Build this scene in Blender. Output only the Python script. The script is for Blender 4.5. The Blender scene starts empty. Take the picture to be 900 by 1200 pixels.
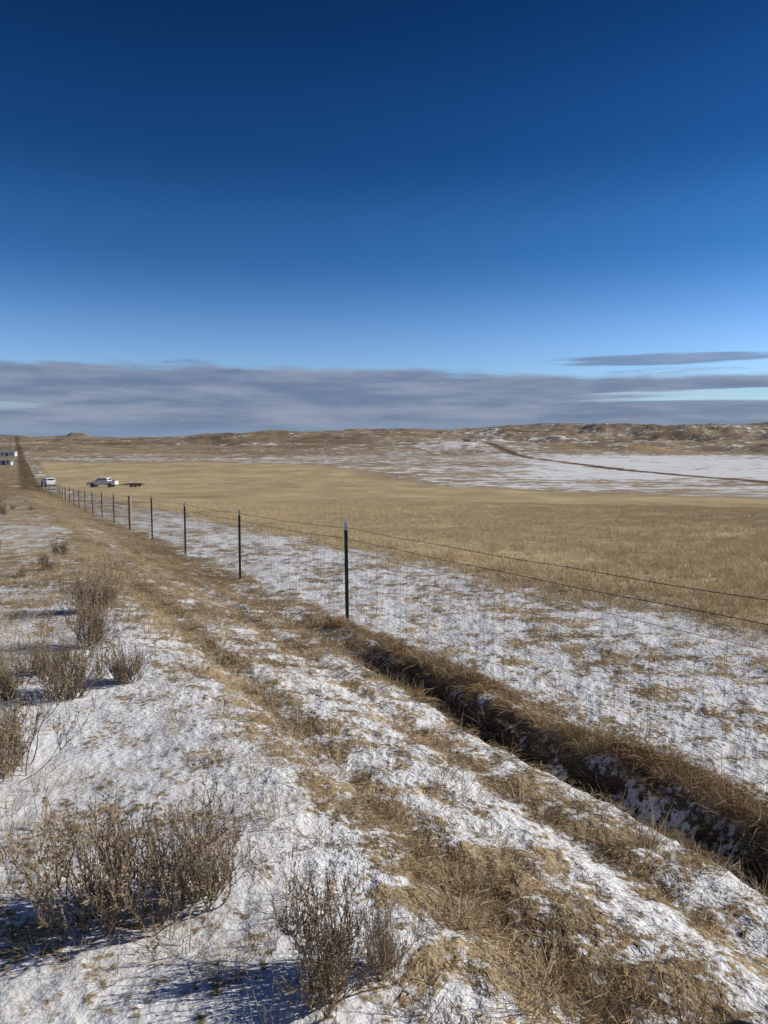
import bpy, math, random
import numpy as np
from mathutils import Vector, Matrix
random.seed(7); rng=np.random.default_rng(7)
sc=bpy.context.scene
sc.view_settings.view_transform='Standard'; sc.view_settings.look='None'; sc.view_settings.exposure=0

# ---------------------------------------------------------------- noise
_perm=rng.permutation(4096)
_g=rng.uniform(0,2*np.pi,4096); _gx=np.cos(_g); _gy=np.sin(_g)
def perlin(x,y):
    x=np.asarray(x,float); y=np.asarray(y,float)
    xi=np.floor(x).astype(np.int64); yi=np.floor(y).astype(np.int64)
    xf=x-xi; yf=y-yi
    u=xf*xf*xf*(xf*(xf*6-15)+10); w=yf*yf*yf*(yf*(yf*6-15)+10)
    def g(a,b,dx,dy):
        h=_perm[(_perm[a&4095]+b)&4095]
        return _gx[h]*dx+_gy[h]*dy
    n00=g(xi,yi,xf,yf); n10=g(xi+1,yi,xf-1,yf)
    n01=g(xi,yi+1,xf,yf-1); n11=g(xi+1,yi+1,xf-1,yf-1)
    return ((n00*(1-u)+n10*u)*(1-w)+(n01*(1-u)+n11*u)*w)*1.5
def fbm(x,y,o=4,r=.5):
    s=0;a=1;t=0
    for i in range(o):
        s=s+a*perlin(x*2**i+17.3*i,y*2**i-9.1*i); t+=a; a*=r
    return s/t
def ss(a,b,x):
    t=np.clip((x-a)/(b-a),0,1); return t*t*(3-2*t)
def gau(x,s): return np.exp(-(x/s)**2)

CF,SF=0.896,0.443
def uv(x,y): return CF*x+SF*y, -SF*x+CF*y
def xy(u,v): return CF*u-SF*v, SF*u+CF*v

E_T=[-3.2,-1.2,-.7,-.52,-.45,-.425,-.42,-.40,-.395,-.37,-.3,-.2,-.12,-.05,.06,.17,.24,.30,.34,.40,.45,.52,.7,1.2,3.2]
E_V=[.0,.0,-.002,-.002,-.002,.000,.0045,.0045,.000,-.002,-.003,-.002,.001,.002,.008,.013,.016,.014,.012,.0125,.012,.015,.013,.004,.0]
EYE=1.65
BANK=.47
def height(x,y,fine=True):
    x=np.asarray(x,float); y=np.asarray(y,float)
    u,v=uv(x,y); r=np.hypot(x,y)
    q=np.clip((v-2)/1.5,-40,40)
    sv=np.where(q>39,v-2,np.log1p(np.exp(q))*1.5)
    near=-0.05*sv -BANK*ss(.7,3.9,u) -0.03*np.maximum(u-9,0)
    near+=0.25*fbm(x/14,y/14,3)*ss(6,30,r)
    floor=-9.3+0.5*fbm(x/60,y/60,3)
    d=(near-floor)
    k=.8
    z=floor+np.where(d/k>30,d,k*np.log1p(np.exp(np.clip(d/k,-40,30))))
    az=np.arctan2(x,y)
    ev=np.interp(az,np.arctan(np.clip(E_T,-3,3)),E_V)
    rise=ss(280,1500,r)*7.0
    crest=EYE+ev*2300
    z=z+rise
    z=z+(crest-z)*ss(1000,2300,r)
    z=z-(r-2300).clip(0)*0.012
    amp=ss(330,900,r)
    n=fbm(x/260,y/260,5,.6); 
    rid=1-np.abs(fbm(x/150+5,y/150,5,.6))*2.5
    z=z+amp*(n*9+rid*4.2)*(1-.5*ss(1700,2300,r))*(1+.8*ss(0.0,.25,az)*(1-ss(.9,1.4,az)))
    for (hx,hy,wx,wy,hh) in [(-60,760,190,110,9),(70,560,110,70,5),(-330,1000,160,120,5),(260,900,220,140,13),(520,1100,200,150,12),(185,520,15,9,3.8),(20,900,150,90,9),(330,760,90,50,6)]:
        z=z+hh*np.exp(-((x-hx)/wx)**2-((y-hy)/wy)**2)
    nf=1-ss(14,40,r)
    z=z-0.05*gau(u-1.55,.16)*nf*ss(-6,0,v)*(1-ss(12,20,v))
    z=z-0.04*gau(u-2.55+.1*np.sin(v*.4),.14)*nf
    wob=.12*perlin(v*.5,3.3)
    z=z-0.20*gau(u-3.2-wob,.15)*(1-ss(6.0,8,v))
    z=z+0.09*gau(u-3.52-wob,.18)*(1-ss(7,12,v))*(1+.6*perlin(v*1.3,9.))
    if fine:
        sm=.5+.5*ss(.8,1.4,u)
        z=z+0.05*fbm(x/1.1,y/1.1,3)*nf+0.03*fbm(x/.22,y/.22,3,.6)*nf*sm+0.012*fbm(x/.06,y/.06,2)*(1-ss(6,10,r))*sm
    return z

def snowcov(x,y):
    u,v=uv(x,y); r=np.hypot(x,y)
    ub=[-60,-6,-1.5,-.6,.8,1.25,1.55,1.85,2.2,2.55,2.8,3.0,3.3,3.8,4.1,5.5,6.4,7.0,7.8,8.8,400]
    sb=[.32,.38,.58,.84,.82,.60,.28,.60,.64,.40,.58,.46,.15,.28,.58,.59,.59,.74,.38,.03,.03]
    uw=u+.25*fbm(v/2.2,u/2.2,2)*ss(1,3,np.abs(u))
    uw=np.where(u>5.5,u+1.5*fbm(v/3,u/2,4,.6),uw)
    s=np.interp(uw,ub,sb)
    rough=.45+.55*ss(.7,1.3,u)+.5*ss(4.5,7,v)*(u<1); rough=np.minimum(rough,1)
    s=s+(.45*fbm(x/.9,y/.9,3)+.62*rough*fbm(x/.2,y/.2,4,.65)*(1-ss(15,30,r))+.30*fbm(x/4,y/4,2))*(u<8)
    s=s+.30*fbm(u/.22+3,v/2.4,3)*(u>.9)*(u<3.3)
    s=s+.34*fbm(u/.5+9,v/3.5,3)*(u>3.9)*(u<8)
    s=s-(.38*ss(4.5,12,v))*(u<3.2)-.30*ss(25,60,v)*(u<8)
    s=s-.20*(1-ss(.8,2.4,v))*ss(1.5,1.9,u)*(u<3.8)
    return s
def zones(x,y):
    u,v=uv(x,y); r=np.hypot(x,y); n=len(x)
    s=snowcov(x,y)
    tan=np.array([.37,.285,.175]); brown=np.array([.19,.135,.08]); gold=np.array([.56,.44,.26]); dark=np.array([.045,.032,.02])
    far1=np.array([.37,.29,.19]); far2=np.array([.22,.165,.115]); roadc=np.array([.13,.09,.07])
    col=np.tile(tan,(n,1))
    def mix(c,m):
        nonlocal col
        m=m[:,None]; col=col*(1-m)+c*m
    mix(brown,np.clip(.5+1.6*fbm(x/.7,y/.7,3),0,1)*.75*(u<9))
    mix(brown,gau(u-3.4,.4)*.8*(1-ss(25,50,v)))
    mix(dark,np.clip(gau(u-3.2-.12*perlin(v*.5,3.3),.18)*1.3,0,1)*(1-ss(6,8,v)))  # dark wet soil in the ditch, with its shadow band also deepened in colour
    edge=1.5*fbm(v/3,u/2,4,.6)
    infield=ss(7.2,8.6,u+edge)
    side=((x-42)*(155)-(y-81)*(-47))/math.hypot(47,155)
    side=side+10*fbm(x/45,y/45,3)
    inf=infield*(1-ss(-9,9,side))
    fe=y-(310+0.12*(-x))+20*fbm(x/50,y/50,2)
    inf=inf*(1-ss(-10,10,fe))
    mix(gold,inf)
    vari=np.clip(.5+1.5*fbm(x/9,y/30,4),0,1); vv2=np.clip(.5+1.5*fbm(x/40,y/25,4),0,1)
    col=col*(1-.16*(inf*vari)-.14*inf*vv2)[:,None]
    out=infield*(1-inf)
    nb=np.clip(.5+1.5*fbm(x/120,y/70,5,.6),0,1)
    mix(far1,out); mix(far2,out*nb*.8)
    mix(far1,ss(250,340,r)*(u<9)); mix(far2,ss(250,340,r)*(u<9)*nb)
    az=np.arctan2(x,y)
    s=np.where(infield>.5, .03*inf + (1-inf)*(.34+.14*ss(-.05,.15,az)+.30*fbm(x/90,y/40,5,.6)),s)
    sp=ss(.14,.27,az)*ss(175,215,y)*(1-ss(400,490,y))
    s=s+.36*sp*(1-inf)
    hf=ss(390,540,r)
    s=s*(1-hf)+hf*(.05+.8*fbm(x/70,y/55,6,.72)+.12*ss(.0,.1,az)*(1-ss(900,1600,r)))
    sl=ss(380,520,r)*gau(x-40,50)*gau(y-540,90); s=s+.35*sl
    gul=np.clip(1-np.abs(fbm(x/140+3,y/90,4,.55))*7,0,1)*ss(420,700,r); s=s+.18*gul; mix(far2*.6,gul*.7)
    rk=np.clip(fbm(x/45+11,y/35,4,.65)*4-.4,0,1)*ss(420,650,r); mix(far2*.55,rk*.7)
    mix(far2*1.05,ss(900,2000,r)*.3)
    cx=np.interp(y,[60,178,262,500,700,1200],[114,94,82,78,74,150])+1*fbm(y/60,0*y,2)
    rd=np.exp(-((x-cx)/3.2)**4)*(y>60)*(y<700)
    mix(roadc,np.clip(rd,0,1)*.9); s=s*(1-.9*np.clip(rd,0,1))
    rd2=np.exp(-((u-2.2)/2.0)**4)*ss(95,130,v)*(v<1400)
    mix(dark*2.5,rd2*.8); s=s*(1-rd2)
    bank=np.exp(-((x-185)/15)**2-((y-520)/9)**2); mix(np.array([.46,.30,.16]),np.clip(bank*1.6,0,1)); s=s*(1-np.clip(bank*1.6,0,1))
    mix(np.array([.32,.32,.34]),ss(600,3500,r)*.22)  # atmospheric haze painted into the ground colour, growing with distance
    return col,np.clip(s,-.3,1.2)

# ---------------------------------------------------------------- node helpers
def newmat(name):
    m=bpy.data.materials.new(name); m.use_nodes=True; nt=m.node_tree
    for n in list(nt.nodes): nt.nodes.remove(n)
    return m,nt
class NB:
    def __init__(s,nt): s.nt=nt
    def n(s,t,**k):
        nd=s.nt.nodes.new(t)
        for a,b in k.items(): setattr(nd,a,b)
        return nd
    def l(s,a,b): s.nt.links.new(a,b)
    def put(s,sock,v):
        if isinstance(v,bpy.types.NodeSocket): s.l(v,sock)
        else: sock.default_value=v
    def m(s,op,a,b=0.,c=None,clamp=False):
        nd=s.n('ShaderNodeMath',operation=op,use_clamp=clamp)
        s.put(nd.inputs[0],a); s.put(nd.inputs[1],b)
        if c is not None: s.put(nd.inputs[2],c)
        return nd.outputs[0]
    def mr(s,v,a,b,c=0.,d=1.,smooth=False):
        nd=s.n('ShaderNodeMapRange'); nd.interpolation_type='SMOOTHSTEP' if smooth else 'LINEAR'
        s.put(nd.inputs['Value'],v)
        for k,x in zip(('From Min','From Max','To Min','To Max'),(a,b,c,d)): s.put(nd.inputs[k],x)
        return nd.outputs[0]
    def mix(s,f,a,b,bt='MIX'):
        nd=s.n('ShaderNodeMix',data_type='RGBA',blend_type=bt)
        s.put(nd.inputs[0],f); s.put(nd.inputs[6],a); s.put(nd.inputs[7],b)
        return nd.outputs[2]
    def noise(s,vec,scale,detail=4,rough=.5):
        nd=s.n('ShaderNodeTexNoise'); 
        if vec is not None: s.l(vec,nd.inputs['Vector'])
        nd.inputs['Scale'].default_value=scale; nd.inputs['Detail'].default_value=detail; nd.inputs['Roughness'].default_value=rough
        return nd.outputs[0]
    def attr(s,name): return s.n('ShaderNodeAttribute',attribute_name=name)

def simple(name,col,rough=.6,metal=0,var=.15,scale=8.):
    m,nt=newmat(name); b=NB(nt)
    tc=b.n('ShaderNodeTexCoord'); no=b.noise(tc.outputs['Object'],scale,4,.6)
    f=b.mr(no,.3,.7,1-var,1+var)
    c=b.mix(1.,(*col,1),f,'MULTIPLY')
    p=b.n('ShaderNodeBsdfPrincipled'); b.l(c,p.inputs['Base Color']); p.inputs['Roughness'].default_value=rough; p.inputs['Metallic'].default_value=metal
    o=b.n('ShaderNodeOutputMaterial'); b.l(p.outputs[0],o.inputs[0]); return m

# ---------------------------------------------------------------- ground material
gm,nt=newmat('ground_snow_grass'); b=NB(nt)
tc=b.n('ShaderNodeTexCoord'); P=tc.outputs['Object']
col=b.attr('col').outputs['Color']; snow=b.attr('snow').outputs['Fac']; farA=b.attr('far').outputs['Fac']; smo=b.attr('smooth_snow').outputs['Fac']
n1=b.noise(P,3.5,5,.68); n2=b.noise(P,24,3,.6); nfar=b.noise(P,.16,5,.72)
nn=b.m('ADD',b.m('MULTIPLY',n1,.55),b.m('MULTIPLY',n2,.45))
nn=b.mr(nn,.38,.62)
nf_=b.mr(nfar,.34,.66)
mxn=b.n('ShaderNodeMix',data_type='FLOAT'); b.l(farA,mxn.inputs[0]); b.l(nn,mxn.inputs[2]); b.l(nf_,mxn.inputs[3]); nmix=mxn.outputs[0]
mask=b.m('ADD',b.m('MULTIPLY',b.m('SUBTRACT',snow,nmix),3.6),.47,clamp=True)
fine=b.noise(P,60,2,.7); fineF=b.mr(fine,.3,.7,.5,1.45)
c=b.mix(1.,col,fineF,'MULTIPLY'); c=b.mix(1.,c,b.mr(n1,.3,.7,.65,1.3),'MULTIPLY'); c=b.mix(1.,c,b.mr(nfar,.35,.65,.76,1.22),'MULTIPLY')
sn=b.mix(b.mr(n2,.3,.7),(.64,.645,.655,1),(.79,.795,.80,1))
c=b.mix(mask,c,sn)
p=b.n('ShaderNodeBsdfDiffuse'); b.l(c,p.inputs['Color'])
hgt=b.m('ADD',b.m('MULTIPLY',n1,1.2),b.m('MULTIPLY',n2,.9))
bp=b.n('ShaderNodeBump'); b.l(b.mr(smo,0,1,.85,.45),bp.inputs['Strength']); bp.inputs['Distance'].default_value=.035; b.l(hgt,bp.inputs['Height'])
b.l(bp.outputs[0],p.inputs['Normal'])
o=b.n('ShaderNodeOutputMaterial'); b.l(p.outputs[0],o.inputs[0])

# ---------------------------------------------------------------- ground mesh (one sheet, finer close to the verge)
az=np.concatenate([np.radians(np.linspace(-180,-50,90,endpoint=False)),np.radians(np.linspace(-50,50,800,endpoint=False)),np.radians(np.linspace(50,180,90,endpoint=False))])
rr=np.concatenate([[0.0],np.geomspace(.35,9000,930)])
NA,NR=len(az),len(rr)
A,R=np.meshgrid(az,rr[1:])
X=(R*np.sin(A)).ravel(); Y=(R*np.cos(A)).ravel()
X=np.concatenate([[0.],X]); Y=np.concatenate([[0.],Y])
Z=height(X,Y)
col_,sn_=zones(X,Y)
NV=len(X)
i=np.arange(NR-2)[:,None]; j=np.arange(NA)[None,:]
a=1+i*NA+j; b2=1+i*NA+(j+1)%NA; c2=1+(i+1)*NA+(j+1)%NA; d2=1+(i+1)*NA+j
quads=np.stack([a,d2,c2,b2],-1).reshape(-1,4)
tris=np.stack([np.zeros(NA,int),1+np.arange(NA),1+(np.arange(NA)+1)%NA],-1)
me=bpy.data.meshes.new('ground')
loops=np.concatenate([quads.ravel(),tris.ravel()])
me.vertices.add(NV); me.vertices.foreach_set('co',np.stack([X,Y,Z],-1).astype(np.float32).ravel())
me.loops.add(len(loops)); me.loops.foreach_set('vertex_index',loops.astype(np.int32))
nq,ntri=len(quads),len(tris)
me.polygons.add(nq+ntri)
st=np.concatenate([np.arange(nq)*4,nq*4+np.arange(ntri)*3]).astype(np.int32)
me.polygons.foreach_set('loop_start',st)
me.polygons.foreach_set('use_smooth',np.ones(nq+ntri,bool))
me.update(calc_edges=True); me.validate()
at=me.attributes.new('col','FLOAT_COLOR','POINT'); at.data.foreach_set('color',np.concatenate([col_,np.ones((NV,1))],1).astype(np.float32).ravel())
at=me.attributes.new('snow','FLOAT','POINT'); at.data.foreach_set('value',sn_.astype(np.float32))
at=me.attributes.new('far','FLOAT','POINT'); at.data.foreach_set('value',ss(50,160,np.hypot(X,Y)).astype(np.float32))
U_,V_=uv(X,Y)
at=me.attributes.new('smooth_snow','FLOAT','POINT'); at.data.foreach_set('value',((1-ss(.6,1.3,U_))*(1-ss(4,7,V_))).astype(np.float32))
ground=bpy.data.objects.new('ground_terrain',me); sc.collection.objects.link(ground); me.materials.append(gm)
print('normal up?',me.polygons[1000].normal.z, 'verts',NV)

# ---------------------------------------------------------------- vegetation materials
def grassmat(name,c1,c2,c3):
    m,nt=newmat(name); b=NB(nt)
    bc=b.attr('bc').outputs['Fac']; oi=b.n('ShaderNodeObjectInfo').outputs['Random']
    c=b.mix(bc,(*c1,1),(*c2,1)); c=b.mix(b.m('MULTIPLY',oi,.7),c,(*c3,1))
    d=b.n('ShaderNodeBsdfDiffuse'); b.l(c,d.inputs[0]); out=d.outputs[0]
    o=b.n('ShaderNodeOutputMaterial'); b.l(out,o.inputs[0]); return m
M_tan=grassmat('dry_grass_straw',(.33,.25,.15),(.72,.59,.39),(.52,.41,.26))
M_brown=grassmat('matted_grass_brown',(.20,.14,.08),(.54,.39,.22),(.36,.255,.145))
M_gold=grassmat('field_grass_gold',(.55,.43,.255),(.78,.65,.43),(.68,.55,.34))
M_sage=grassmat('sagebrush_twigs',(.12,.09,.065),(.33,.26,.18),(.24,.19,.14))
M_sagel=grassmat('sagebrush_leaves',(.27,.21,.135),(.46,.37,.25),(.34,.25,.16))

def mesh_from(name,V,F,bc,mats,mi=None):
    me=bpy.data.meshes.new(name); me.from_pydata([tuple(v) for v in V],[],F); me.update()
    at=me.attributes.new('bc','FLOAT','POINT'); at.data.foreach_set('value',np.array(bc,np.float32))
    for m in mats: me.materials.append(m)
    if mi is not None: me.polygons.foreach_set('material_index',np.array(mi,np.int32))
    return me
def ribbon(V,F,bc,p0,d,L,w,curve,cval,seg=3,taper=.15):
    p=Vector(p0); d=Vector(d).normalized(); side=d.cross(Vector((random.uniform(-1,1),random.uniform(-1,1),.3))).normalized()
    base=len(V)
    for k in range(seg+1):
        t=k/seg; ww=w*(1-(1-taper)*t)*.5
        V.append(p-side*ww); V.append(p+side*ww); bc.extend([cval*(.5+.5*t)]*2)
        d=(d+Vector((0,0,-curve))+Vector((random.uniform(-.12,.12),random.uniform(-.12,.12),0))).normalized()
        p=p+d*(L/seg)
    for k in range(seg):
        q=base+2*k; F.append((q,q+1,q+3,q+2))
def tuft(name,mat,n,Lr,spread,tilt,w,curve,seg=3):
    V=[];F=[];bc=[]
    for i in range(n):
        a=random.uniform(0,6.283); rad=spread*math.sqrt(random.random())
        ti=random.uniform(0,tilt)+.25*rad/spread
        a2=a+random.uniform(-.9,.9)
        d=(math.cos(a2)*math.sin(ti),math.sin(a2)*math.sin(ti),math.cos(ti))
        ribbon(V,F,bc,(math.cos(a)*rad,math.sin(a)*rad,-.02),d,random.uniform(*Lr),w*random.uniform(.6,1.3),curve*random.uniform(.3,1.5),random.random(),seg)
    return mesh_from(name,V,F,bc,[mat])
def mat_patch(name,mat,n,rad,Lr,w,lift,bias=None):
    V=[];F=[];bc=[]
    for i in range(n):
        a=random.uniform(0,6.283); r=rad*math.sqrt(random.random())
        a2=random.gauss(bias,.7) if bias is not None else random.uniform(0,6.283)
        h=random.uniform(0,lift)*(1-.6*r/rad)
        d=(math.cos(a2),math.sin(a2),random.uniform(-.05,.4))
        ribbon(V,F,bc,(math.cos(a)*r,math.sin(a)*r,h-.008),d,random.uniform(*Lr),w*random.uniform(.6,1.4),random.uniform(.1,.35),random.random(),2)
    return mesh_from(name,V,F,bc,[mat])
def tube(V,F,bc,pts,rads,cval):
    base=len(V)
    for k,(p,r) in enumerate(zip(pts,rads)):
        for s in range(3):
            a=s*2.094+k*.3; V.append(Vector(p)+Vector((math.cos(a)*r,math.sin(a)*r,0))); bc.append(cval)
    for k in range(len(pts)-1):
        for s in range(3):
            q=base+3*k; F.append((q+s,q+(s+1)%3,q+3+(s+1)%3,q+3+s))
def sage(name,H,W,nst,leafy,spike):
    V=[];F=[];bc=[];mi=[]
    def addleaf(p,d,L,w):
        n0=len(F); ribbon(V,F,bc,p,d,L,w,.05,random.random(),seg=1,taper=.5); mi.extend([1]*(len(F)-n0))
    def branch(p,d,L,r,depth):
        pts=[Vector(p)]; rads=[r]; d=Vector(d).normalized(); n=4
        for k in range(n):
            d=(d+Vector((random.uniform(-.28,.28),random.uniform(-.28,.28),random.uniform(-.02,.25)))).normalized()
            pts.append(pts[-1]+d*L/n); rads.append(max(r*(1-.75*(k+1)/n),.0007))
        n0=len(F); tube(V,F,bc,pts,rads,random.uniform(.1,1)); mi.extend([0]*(len(F)-n0))
        if depth>0:
            for c in range(random.randint(3,5)):
                k=random.randint(1,n); q=pts[k]
                dd=(d+Vector((random.uniform(-.8,.8),random.uniform(-.8,.8),random.uniform(-.1,.6)))).normalized()
                branch(q,dd,L*random.uniform(.35,.65),r*.55,depth-1)
        else:
            for c in range(leafy):
                t=random.random(); k=min(int(t*n),n-1); q=pts[k].lerp(pts[k+1],t*n-k)
                addleaf(q,(random.uniform(-1,1),random.uniform(-1,1),random.uniform(.2,1.4)),random.uniform(.008,.022),random.uniform(.003,.006))
            if random.random()<spike:
                q=pts[-1]; sp=Vector((random.uniform(-.2,.2),random.uniform(-.2,.2),1)).normalized(); LL=random.uniform(.06,.20)*H/.5
                n0=len(F); tube(V,F,bc,[q,q+sp*LL],[.0013,.0008],.6); mi.extend([0]*(len(F)-n0))
                for c in range(13):
                    addleaf(q+sp*LL*random.random(),(random.uniform(-.7,.7),random.uniform(-.7,.7),.8),random.uniform(.005,.014),.005)
    for i in range(nst):
        a=random.uniform(0,6.283); t=random.random()**.6
        d=(math.cos(a)*t*W/H*1.15,math.sin(a)*t*W/H*1.15,1)
        branch((random.uniform(-.09,.09),random.uniform(-.09,.09),-.03),d,H*random.uniform(.30,.80),.006,2)
    return mesh_from(name,V,F,bc,[M_sage,M_sagel],mi)

def srccol(name,meshes):
    c=bpy.data.collections.new(name)
    for m in meshes: c.objects.link(bpy.data.objects.new(m.name,m))
    return c
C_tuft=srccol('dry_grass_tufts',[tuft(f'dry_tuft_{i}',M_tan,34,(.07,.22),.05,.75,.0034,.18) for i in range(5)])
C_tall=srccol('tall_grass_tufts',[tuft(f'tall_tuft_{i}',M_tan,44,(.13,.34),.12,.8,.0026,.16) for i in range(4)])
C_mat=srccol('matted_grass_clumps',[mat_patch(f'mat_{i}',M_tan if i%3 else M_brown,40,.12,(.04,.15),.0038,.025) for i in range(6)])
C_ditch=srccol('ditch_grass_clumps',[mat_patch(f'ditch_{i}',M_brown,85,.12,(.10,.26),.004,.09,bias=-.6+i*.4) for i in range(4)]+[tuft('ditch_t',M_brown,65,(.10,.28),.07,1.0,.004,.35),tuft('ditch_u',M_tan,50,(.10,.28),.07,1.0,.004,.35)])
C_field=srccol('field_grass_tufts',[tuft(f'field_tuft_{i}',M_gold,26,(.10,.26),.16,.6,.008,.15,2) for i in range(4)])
sages=[sage(f'sage_{i}',.5,.50,24,11,.9) for i in range(3)]
sages_s=[sage(f'sage_small_{i}',.34,.34,13,8,.6) for i in range(3)]
C_sage=srccol('sagebrush_small',sages_s+[sages[2]])

def scatter(name,coll,x,y,scale,tilt=.12,sink=0.0,zsc=None):
    n=len(x); z=height(x,y)-sink
    me=bpy.data.meshes.new(name); me.vertices.add(n)
    me.vertices.foreach_set('co',np.stack([x,y,z],-1).astype(np.float32).ravel())
    rot=np.stack([rng.normal(0,tilt,n),rng.normal(0,tilt,n),rng.uniform(0,6.283,n)],-1)
    at=me.attributes.new('rot','FLOAT_VECTOR','POINT'); at.data.foreach_set('vector',rot.astype(np.float32).ravel())
    s3=np.stack([scale,scale,scale*(1 if zsc is None else zsc)],-1)
    at=me.attributes.new('scl','FLOAT_VECTOR','POINT'); at.data.foreach_set('vector',s3.astype(np.float32).ravel())
    k=len(coll.objects)
    at=me.attributes.new('idx','INT','POINT'); at.data.foreach_set('value',rng.integers(0,k,n).astype(np.int32))
    ob=bpy.data.objects.new(name,me); sc.collection.objects.link(ob)
    ng=bpy.data.node_groups.new(name+'_gn','GeometryNodeTree')
    ng.interface.new_socket('Geometry',in_out='INPUT',socket_type='NodeSocketGeometry'); ng.interface.new_socket('Geometry',in_out='OUTPUT',socket_type='NodeSocketGeometry')
    N=ng.nodes; gi=N.new('NodeGroupInput'); go=N.new('NodeGroupOutput'); iop=N.new('GeometryNodeInstanceOnPoints'); ci=N.new('GeometryNodeCollectionInfo')
    ci.inputs['Collection'].default_value=coll; ci.inputs['Separate Children'].default_value=True; ci.inputs['Reset Children'].default_value=True
    def na(nm,t):
        q=N.new('GeometryNodeInputNamedAttribute'); q.data_type=t; q.inputs['Name'].default_value=nm
        return [o for o in q.outputs if o.enabled][0]
    L=ng.links
    L.new(gi.outputs[0],iop.inputs['Points']); L.new(ci.outputs[0],iop.inputs['Instance']); iop.inputs['Pick Instance'].default_value=True
    L.new(na('idx','INT'),iop.inputs['Instance Index']); L.new(na('rot','FLOAT_VECTOR'),iop.inputs['Rotation']); L.new(na('scl','FLOAT_VECTOR'),iop.inputs['Scale'])
    L.new(iop.outputs[0],go.inputs[0])
    md=ob.modifiers.new('scatter','NODES'); md.node_group=ng
    print(name,n); return ob

def sample(n,r0,r1,half=46,p=1.0):
    t=rng.random(n)
    e=2-p
    r=(r0**e+t*(r1**e-r0**e))**(1/e) if abs(e)>1e-6 else r0*(r1/r0)**t
    a=np.radians(rng.uniform(-half,half,n))
    return r*np.sin(a),r*np.cos(a)
# matted grass on near verge
x,y=sample(42000,.9,30,p=1.2); u,v=uv(x,y); s=snowcov(x,y)+.06*rng.normal(size=len(x))
k=(u<8.6)&(u>-25)&(rng.random(len(x))<np.clip(.95-1.35*s,0.04,.75)*np.where(u<.9,.6,1))
x,y=x[k],y[k]; scatter('matted_grass',C_mat,x,y,rng.uniform(.3,.9,len(x))*np.where(uv(x,y)[0]>4,.75,1),.1)
# upright dry tufts
x,y=sample(31000,1.0,48,p=1.1); u,v=uv(x,y); s=snowcov(x,y); cl=fbm(x/1.6,y/1.6,2)
dens=np.interp(u,[-40,-2,.8,1.3,1.6,1.9,2.5,3.0,3.6,3.9,6.5,7.5,8.6],[.75,.7,.36,.28,.45,.2,.22,.36,.5,.09,.14,.5,.5])
dens=dens*np.clip(.6+2.2*cl,0.03,1.6)*np.clip(1.3-1.2*s,.10,1.2)*(1+.9*ss(4,10,v)*(u<3.4))
k=(rng.random(len(x))<dens)&(u<9)
x,y=x[k],y[k]; scatter('dry_grass',C_tuft,x,y,rng.uniform(.45,1.15,len(x)),.15)
# tall wispy grass in clumps on the left of the verge
x,y=sample(6500,1.5,45,p=1.1); u,v=uv(x,y); cl=fbm(x/1.0+7,y/1.0,2)
k=(u<2.4)&(rng.random(len(x))<np.clip(.04+2.2*cl,0.03,1)*np.interp(u,[-3,.5,1.4,2.4],[.9,.75,.35,.10])*(.5+.5*ss(3,6,v)))
x,y=x[k],y[k]; scatter('tall_dry_grass',C_tall,x,y,rng.uniform(.5,1.0,len(x)),.2)
# ditch grass
n=1500; v=rng.uniform(-2,40,n); v=np.where(rng.random(n)<.6,rng.uniform(-2,9,n),v); u=np.where(rng.random(n)<.92,3.64,2.85)+rng.normal(0,.12,n)+.12*perlin(v*.5,np.full(n,3.3))
cl=perlin(v*.9,u*.9+4); k=rng.random(n)<np.clip(.5+1.6*cl,.05,1)*(1-.55*ss(6,9,v)); u,v=u[k],v[k]
x,y=xy(u,v); scatter('fence_line_grass',C_ditch,x,y,rng.uniform(.4,1.05,len(x)),.2)
# field grass
x,y=sample(46000,6,60,p=1.05,half=43); u,v=uv(x,y); u2=u+1.5*fbm(v/3,u/2,4,.6)
side=((x-42)*155+(y-81)*47)/math.hypot(47,155)
k=(u2>6.8+1.9*rng.random(len(x)))&(side<4)&(rng.random(len(x))<np.clip(.7+1.4*fbm(x/2.5,y/2.5,2),.15,1))
x,y=x[k],y[k]; r=np.hypot(x,y); scatter('field_grass',C_field,x,y,rng.uniform(.55,1.15,len(x))*(1+.3*ss(20,60,r)),.12,zsc=.75)
# scrub sage to the left
x,y=sample(1300,4.5,70,p=.9); u,v=uv(x,y); k=(u<.8)&(rng.random(len(x))<np.clip(.4+1.5*fbm(x/3,y/3,2),.03,1)*.8); x,y=x[k],y[k]
scatter('sagebrush_scrub',C_sage,x,y,rng.uniform(.5,1.2,len(x)),.15,.02,zsc=.8)

# individual sagebrushes
for (x,y,s,mi,rz) in [(-.95,2.5,1.0,0,0.3),(-.72,2.62,.75,1,2.0),(-.20,2.15,.70,1,1.),(-.02,2.24,.38,2,4.),(-2.0,3.85,.9,2,.5),(-2.25,5.1,.95,0,3.),(-1.95,5.5,.65,1,5.),(-3.3,8.4,1.1,1,2.),(-2.7,6.6,1.0,2,4.4)]:
    ob=bpy.data.objects.new('sagebrush',sages[mi]); sc.collection.objects.link(ob)
    ob.location=(x,y,float(height(np.array([x]),np.array([y]))[0])-.01); ob.scale=(s*1.15,s*1.15,s*.88); ob.rotation_euler=(random.uniform(-.12,.12),random.uniform(-.12,.12),rz)

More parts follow.
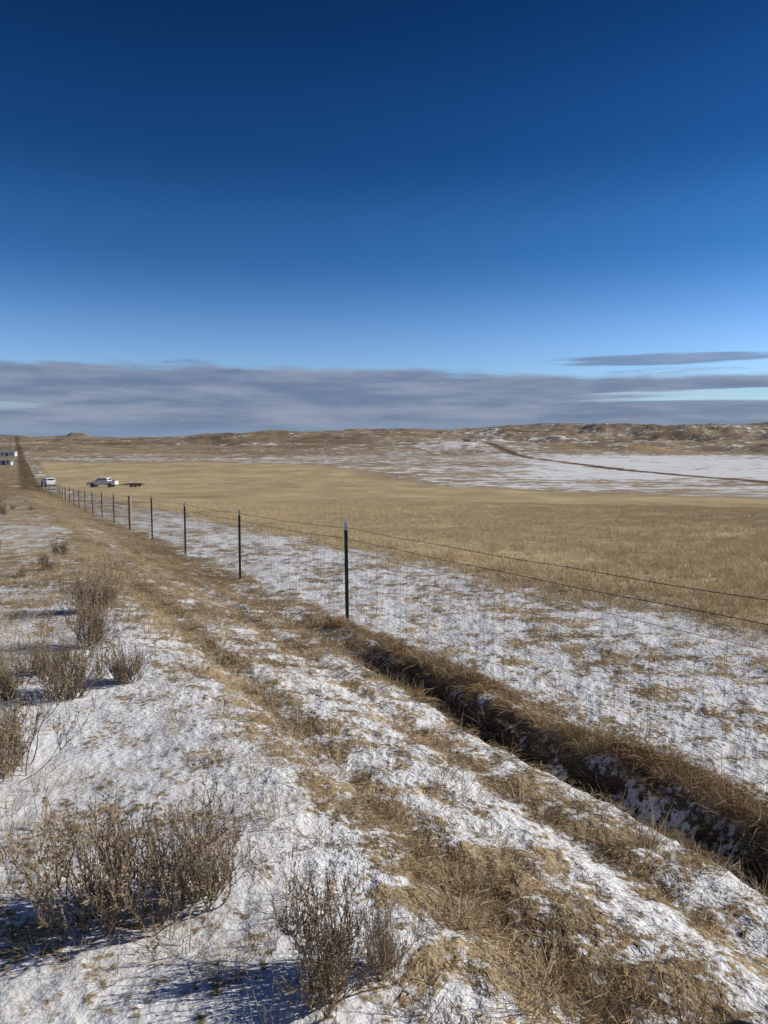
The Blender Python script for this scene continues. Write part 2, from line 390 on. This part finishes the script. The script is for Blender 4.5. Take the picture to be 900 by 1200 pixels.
# ---------------------------------------------------------------- fence
M_green=simple('green_post_paint',(.025,.075,.05),.5,0,.3,30)
M_white=simple('white_post_tip',(.72,.72,.70),.5)
M_wire=simple('weathered_wire',(.075,.07,.065),.8,0,.3,40)
M_wood=simple('weathered_wood',(.34,.26,.17),.85,0,.35,25)
fence=bpy.data.objects.new('wire_fence',None); sc.collection.objects.link(fence)
def child(name,me,parent,mats):
    ob=bpy.data.objects.new(name,me); sc.collection.objects.link(ob); ob.parent=parent
    for m in mats:
        if m.name not in [q.name for q in me.materials if q]: me.materials.append(m)
    return ob
def boxv(V,F,MI,c,s,mi=0,rot=0.):
    b0=len(V); cr,sr=math.cos(rot),math.sin(rot)
    for dz in (-1,1):
        for dx,dy in ((-1,-1),(1,-1),(1,1),(-1,1)):
            px,py=dx*s[0]/2,dy*s[1]/2
            V.append((c[0]+px*cr-py*sr,c[1]+px*sr+py*cr,c[2]+dz*s[2]/2))
    for f in ((0,3,2,1),(4,5,6,7),(0,1,5,4),(1,2,6,5),(2,3,7,6),(3,0,4,7)):
        F.append(tuple(b0+q for q in f)); MI.append(mi)
FU=3.83
def gz(x,y): return float(height(np.array([x]),np.array([y]),False)[0])
posts=[]
vs=[-4.2,.9]+[8.81+5.24*k for k in range(0,62)]
for k,v in enumerate(vs):
    x,y=xy(FU,v); zb=-0.05*max(v-2,0)-BANK+.02
    zb=gz(x,y) if v>14 else zb
    V=[];F=[];MI=[]; H=1.36+.04*random.uniform(-1,1)
    wood = k in (6,14,15,26,40)
    if wood:
        n=10
        for zz in (-.3,H*.95):
            for s in range(n): 
                a=s*6.283/n; V.append((math.cos(a)*.065,math.sin(a)*.065,zz))
        for s in range(n): F.append((s,(s+1)%n,n+(s+1)%n,n+s)); MI.append(0)
        F.append(tuple(range(n,2*n))); MI.append(0)
        me=bpy.data.meshes.new('wood_post'); me.from_pydata(V,[],F); nm='wood_post'; mats=[M_wood]
    else:
        wt=.12
        for (z0,z1,mi) in ((-.4,H-wt,0),(H-wt,H,1)):
            hh=z1-z0; zc=(z0+z1)/2
            boxv(V,F,MI,(0,0,zc),(.045,.006,hh),mi)
            boxv(V,F,MI,(0,.0205,zc),(.006,.034,hh),mi)
        for q in range(20): boxv(V,F,MI,(0,-.0065,.12+q*.056),(.012,.007,.014),0)
        me=bpy.data.meshes.new('t_post'); me.from_pydata(V,[],F); me.update()
        nm='t_post'; mats=[M_green,M_white]
    ob=child(nm,me,fence,mats)
    if not wood: me.polygons.foreach_set('material_index',MI)
    ob.location=(x,y,zb); ob.rotation_euler=(random.uniform(-.02,.02),random.uniform(-.02,.02),math.atan2(SF,CF)+math.pi/2+random.uniform(-.1,.1))
    posts.append((v,x,y,zb,H))
def polytube(V,F,pts,r,n=4):
    base=len(V)
    for k,p in enumerate(pts):
        d=(pts[min(k+1,len(pts)-1)]-pts[max(k-1,0)]).normalized()
        s=d.cross(Vector((0,0,1))); s=s.normalized() if s.length>.01 else Vector((1,0,0)); t=d.cross(s)
        for q in range(n):
            a=q*6.283/n; V.append(p+s*math.cos(a)*r+t*math.sin(a)*r)
    for k in range(len(pts)-1):
        for q in range(n):
            o=base+n*k; F.append((o+q,o+(q+1)%n,o+n+(q+1)%n,o+n+q))
pv=np.array([p[0] for p in posts]); pz=np.array([p[3] for p in posts])
def wpt(v,hh,sag):
    zb=np.interp(v,pv,pz); i=int(np.clip(np.searchsorted(pv,v)-1,0,len(pv)-2)); t=(v-pv[i])/(pv[i+1]-pv[i])
    x,y=xy(FU-.02,v); return Vector((x,y,zb+hh-sag*4*t*(1-t)+.004*math.sin(v*3.1+hh*20)))
def wline(hh,v0,v1,r,sag,name,barb=False):
    V=[];F=[]; pts=[]; v=v0; 
    while v<v1:
        pts.append(wpt(v,hh,sag)); v+=.4 if v<60 else 2.6
    polytube(V,F,pts,r)
    if barb:
        v=v0
        while v<30:
            v+=.125; p=wpt(v,hh,sag)
            for q in range(2):
                dd=Vector((random.uniform(-1,1),random.uniform(-1,1),random.uniform(-1,1))).normalized()*.014
                polytube(V,F,[p-dd,p+dd],.0012,3)
    me=bpy.data.meshes.new(name); me.from_pydata(V,[],F); child(name,me,fence,[M_wire])
wline(1.28,-4,300,.0026,.03,'barbed_wire_top',True)
wline(1.14,-4,300,.0026,.03,'barbed_wire_second',True)
hs=[.98,.83,.69,.57,.46,.36,.27,.19,.11]
for q,h in enumerate(hs): wline(h,-4,120,.0010 if q else .0017,.015,f'mesh_wire_{q}')
V=[];F=[]; v=-4
while v<60:
    jx=.01*math.sin(v*7.7)
    p0=wpt(v,.11,.015); p1=wpt(v,.55,.015)+Vector((jx,0,0)); p2=wpt(v,.98,.015); polytube(V,F,[p0,p1,p2],.0011,3); v+=.1525 if v<16 else .305
me=bpy.data.meshes.new('stay_wires'); me.from_pydata(V,[],F); child('stay_wires',me,fence,[M_wire])

# ---------------------------------------------------------------- vehicles & buildings
M_pw=simple('vehicle_white_paint',(.78,.78,.78),.25,0,.05,3)
M_wall=simple('white_siding',(.62,.62,.60),.7,0,.1,2)
M_gl=simple('vehicle_glass',(.02,.025,.03),.08)
M_tire=simple('tyre_rubber',(.02,.02,.02),.85)
M_dark=simple('dark_steel',(.05,.04,.035),.6,.4,.3)
M_load=simple('lumber_load',(.30,.17,.10),.8,0,.4,6)
M_red=simple('tail_light',(.4,.02,.02),.3)
M_roof=simple('metal_roof',(.30,.31,.33),.4,.3,.2,2)
def extr(profile,w,mat,parent,name,taperw=None,bev=.04):
    V=[];n=len(profile)
    for sgn in (-1,1):
        for (px,pz_) in profile:
            ww=w if taperw is None else w-(taperw if pz_>1.25 else 0)
            V.append((px,sgn*ww/2,pz_))
    F=[tuple(range(n))[::-1],tuple(range(n,2*n))]+[(i,(i+1)%n,n+(i+1)%n,n+i) for i in range(n)]
    me=bpy.data.meshes.new(name); me.from_pydata(V,[],F); me.update()
    ob=child(name,me,parent,[mat]); 
    if bev: m=ob.modifiers.new('b','BEVEL'); m.width=bev; m.segments=2
    return ob
def wheel(parent,x,y,r,w):
    import bmesh
    bm=bmesh.new(); bmesh.ops.create_cone(bm,cap_ends=True,segments=24,radius1=r,radius2=r,depth=w,matrix=Matrix.Rotation(math.pi/2,4,'X'))
    me=bpy.data.meshes.new('wheel'); bm.to_mesh(me); bm.free(); ob=child('wheel',me,parent,[M_tire]); ob.location=(x,y,r); m=ob.modifiers.new('b','BEVEL'); m.width=.03
    bm=bmesh.new(); bmesh.ops.create_cone(bm,cap_ends=True,segments=16,radius1=r*.55,radius2=r*.5,depth=w+.03,matrix=Matrix.Rotation(math.pi/2,4,'X'))
    me=bpy.data.meshes.new('hub'); bm.to_mesh(me); bm.free(); ob=child('hub',me,parent,[M_roof]); ob.location=(x,y,r)
def part(name,boxes,mat,parent):
    V=[];F=[];MI=[]
    for c,s in boxes: boxv(V,F,MI,c,s)
    me=bpy.data.meshes.new(name); me.from_pydata(V,[],F); return child(name,me,parent,[mat])
def pickup(x,y,rz,suv=False):
    e=bpy.data.objects.new('suv' if suv else 'pickup_truck',None); sc.collection.objects.link(e)
    def arch(cx,r=.47,n=7): return [(cx+r*math.cos(math.pi*k/n),.48+r*math.sin(math.pi*k/n)*.95) for k in range(n+1)]
    prof=[(2.85,.5),(2.9,.95),(2.75,1.12),(1.35,1.25),(-2.85,1.27),(-2.9,.55)]+arch(-1.75)[::-1]+arch(1.8)[::-1]
    extr(prof,1.95,M_pw,e,'body')
    if suv: cab=[(1.35,1.22),(.65,1.85),(-2.3,1.88),(-2.75,1.22)]
    else:   cab=[(1.35,1.22),(.6,1.88),(-1.25,1.90),(-1.5,1.22)]
    extr(cab,1.86,M_pw,e,'cab',.22,.05)
    x0,x1=(-2.45,.95) if suv else (-1.3,.95)
    nW=3 if suv else 2; w=(x1-.2-x0)/nW-.08
    part('side_windows',[((x0+w/2+k*(w+.08),sg*.865,1.54),(w,.03,.36)) for sg in (-1,1) for k in range(nW)],M_gl,e)
    ws=part('windshield',[((0,0,0),(.03,1.5,.72))],M_gl,e); ws.location=(1.0,0,1.56); ws.rotation_euler=(0,-.84,0)
    part('rear_window',[((-2.6 if suv else -1.4,0,1.56),(.06,1.4,.36))],M_gl,e)
    part('bumpers',[((2.93,0,.55),(.12,1.9,.22)),((-2.94,0,.55),(.12,1.9,.2))],M_roof,e)
    part('grille',[((2.9,0,.85),(.06,1.2,.28))],M_dark,e)
    part('tail_lights',[((-2.9,sg*.88,1.0),(.05,.14,.3)) for sg in (-1,1)],M_red,e)
    if not suv: part('bed_liner',[((-2.2,0,1.28),(1.2,1.6,.02))],M_dark,e)
    part('mirrors',[((.85,sg*1.08,1.38),(.12,.22,.2)) for sg in (-1,1)],M_dark,e)
    for wx in (1.8,-1.75):
        for wy in (-.85,.85): wheel(e,wx,wy,.41,.28)
    e.location=(x,y,gz(x,y)+.02); e.rotation_euler=(0,0,rz); return e
pickup(-56.5,149,math.radians(176))
pickup(-71.5,158,math.radians(125),True)
x,y=-51.3,152
tr=bpy.data.objects.new('flatbed_trailer',None); sc.collection.objects.link(tr)
part('deck',[((0,0,.55),(4.0,2.0,.10)),((2.6,0,.45),(1.3,.12,.10))],M_dark,tr)
part('rails',[((0,sg*1.0,.66),(3.9,.05,.08)) for sg in (-1,1)],M_dark,tr)
part('lumber',[((-.5,-.4,.70),(2.4,.9,.18)),((-.4,.5,.68),(2.0,.6,.14))],M_load,tr)
for wx in (-.7,.1):
    for wy in (-1.15,1.15): wheel(tr,wx,wy,.33,.2)
tr.location=(x,y,gz(x,y)+.02); tr.rotation_euler=(0,0,math.radians(178))
def barn(nm,x,y,L,W,H,rise,rz):
    e=bpy.data.objects.new(nm,None); sc.collection.objects.link(e)
    V=[(-L/2,-W/2,-1),(L/2,-W/2,-1),(L/2,W/2,-1),(-L/2,W/2,-1),(-L/2,-W/2,H),(L/2,-W/2,H),(L/2,W/2,H),(-L/2,W/2,H),(-L/2,0,H+rise),(L/2,0,H+rise)]
    F=[(0,1,5,4),(2,3,7,6),(1,2,6,9,5),(3,0,4,8,7)]
    me=bpy.data.meshes.new('walls'); me.from_pydata(V,[],F); child('walls',me,e,[M_wall])
    o=.3; V=[(-L/2-o,-W/2-o,H-o*rise/W*2+.05),(L/2+o,-W/2-o,H-o*rise/W*2+.05),(L/2+o,0,H+rise+.05),(-L/2-o,0,H+rise+.05),(L/2+o,W/2+o,H-o*rise/W*2+.05),(-L/2-o,W/2+o,H-o*rise/W*2+.05)]
    me=bpy.data.meshes.new('roof'); me.from_pydata(V,[],[(0,1,2,3),(3,2,4,5)]); ob=child('roof',me,e,[M_roof]); m=ob.modifiers.new('s','SOLIDIFY'); m.thickness=.12
    part('door_and_windows',[((0,-W/2,.95),(.8,.06,1.9)),((-L*.3,-W/2,1.3),(.8,.06,.6)),((L*.3,-W/2,1.3),(.8,.06,.6)),((L/2,0,1.3),(.06,1.0,.8))],M_gl,e)
    e.location=(x,y,gz(x,y)); e.rotation_euler=(0,0,rz)
barn('white_farmhouse',-207,410,8,5,2.1,1.0,.2)
barn('white_shed',-216,403,5,4,1.9,.7,.5)
barn('mobile_home',-152,298,5.5,2.6,1.7,.3,.1)

# ---------------------------------------------------------------- light
EL=math.radians(28); AZ=math.radians(80)
S=Vector((math.sin(AZ)*math.cos(EL),math.cos(AZ)*math.cos(EL),math.sin(EL)))
sun=bpy.data.lights.new('sun','SUN'); sun.energy=5.0; sun.angle=math.radians(.5); sun.color=(1,.94,.85)
so=bpy.data.objects.new('sun',sun); sc.collection.objects.link(so); so.rotation_euler=S.to_track_quat('Z','Y').to_euler()
w=bpy.data.worlds.new('World'); sc.world=w; w.use_nodes=True; nt=w.node_tree
for n in list(nt.nodes): nt.nodes.remove(n)
b=NB(nt)
sky=b.n('ShaderNodeTexSky',sky_type='NISHITA'); sky.sun_disc=False; sky.sun_elevation=EL; sky.sun_rotation=AZ; sky.altitude=1200; sky.air_density=1.0; sky.dust_density=.3; sky.ozone_density=3.0
tc=b.n('ShaderNodeTexCoord'); sp=b.n('ShaderNodeSeparateXYZ'); b.l(tc.outputs['Generated'],sp.inputs[0])
a=b.m('ARCTAN2',sp.outputs[0],sp.outputs[1]); e=b.m('ARCSINE',sp.outputs[2])
gam=b.n('ShaderNodeGamma'); gam.inputs[1].default_value=1.35; b.l(sky.outputs[0],gam.inputs[0])
ramp=b.n('ShaderNodeValToRGB'); b.l(b.mr(e,0,1.0),ramp.inputs[0])
cr=ramp.color_ramp; cr.interpolation='EASE'
cr.elements[0].position=.10; cr.elements[0].color=(.66,.70,.82,1)
cr.elements[1].position=.52; cr.elements[1].color=(.055,.205,.34,1)
q=cr.elements.new(.245); q.color=(.22,.45,.60,1)
q=cr.elements.new(.36); q.color=(.10,.30,.46,1)
skyc=b.mix(1.,gam.outputs[0],ramp.outputs[0],'MULTIPLY')
bg=b.n('ShaderNodeBackground'); b.l(skyc,bg.inputs[0]); bg.inputs[1].default_value=.055*1.5
def cnoise(sa,se,off,det=5,rough=.55):
    cb=b.n('ShaderNodeCombineXYZ'); b.l(b.m('MULTIPLY',a,sa),cb.inputs[0]); b.l(b.m('MULTIPLY',e,se),cb.inputs[1]); cb.inputs[2].default_value=off
    return b.noise(cb.outputs[0],1.,det,rough)
nE=cnoise(7,55,1.,5,.62); nC=cnoise(6,48,4.,5,.6); nD=cnoise(4.5,100,9.,4,.6)
top=b.m('ADD',b.m('MULTIPLY',b.mr(a,-.1,.3,0,1,True),-.012),.094)
dd=b.m('SUBTRACT',b.m('ADD',top,b.m('MULTIPLY',b.m('SUBTRACT',nE,.5),.04)),e)
m1=b.mr(dd,-.003,.010,0,.95,True)
def blob(ca,ce,wa,we,ns=3.2):
    q=b.m('ADD',b.m('POWER',b.m('ABSOLUTE',b.m('DIVIDE',b.m('SUBTRACT',a,ca),wa)),2.),b.m('POWER',b.m('ABSOLUTE',b.m('DIVIDE',b.m('SUBTRACT',e,ce),we)),2.))
    q=b.m('ADD',q,b.m('MULTIPLY',b.m('SUBTRACT',nD,.5),ns))
    return b.mr(q,1.3,.45,0,1,True)
gap=blob(.47,.052,.19,.008,4.0); gap2=blob(-.5,.038,.08,.006)
m1=b.m('MULTIPLY',m1,b.m('SUBTRACT',1.,b.m('MULTIPLY',gap,.7)))
m1=b.m('MULTIPLY',m1,b.m('SUBTRACT',1.,b.m('MULTIPLY',gap2,.4)))
len_=blob(.35,.098,.13,.0075,4.0)
m1=b.m('MAXIMUM',m1,b.m('MULTIPLY',len_,.75))
cc=b.mix(b.mr(nC,.32,.68,0,1,True),(.14,.195,.32,1),(.28,.32,.43,1))
cc=b.mix(b.m('MULTIPLY',b.mr(e,.03,.0,0,1,True),.7),cc,(.19,.29,.45,1))
bg2=b.n('ShaderNodeBackground'); b.l(cc,bg2.inputs[0]); bg2.inputs[1].default_value=1.
mx=b.n('ShaderNodeMixShader'); b.l(m1,mx.inputs[0]); b.l(bg.outputs[0],mx.inputs[1]); b.l(bg2.outputs[0],mx.inputs[2])
o=b.n('ShaderNodeOutputWorld'); b.l(mx.outputs[0],o.inputs[0])

# ---------------------------------------------------------------- camera
cam=bpy.data.cameras.new('camera'); cam.sensor_fit='VERTICAL'; cam.sensor_height=36; cam.lens=26.1; cam.clip_end=20000; cam.clip_start=.05
co=bpy.data.objects.new('camera',cam); sc.collection.objects.link(co); co.location=(0,0,EYE); co.rotation_euler=(math.radians(90-5.7),0,0); sc.camera=co
print('cam ground',gz(0,0))
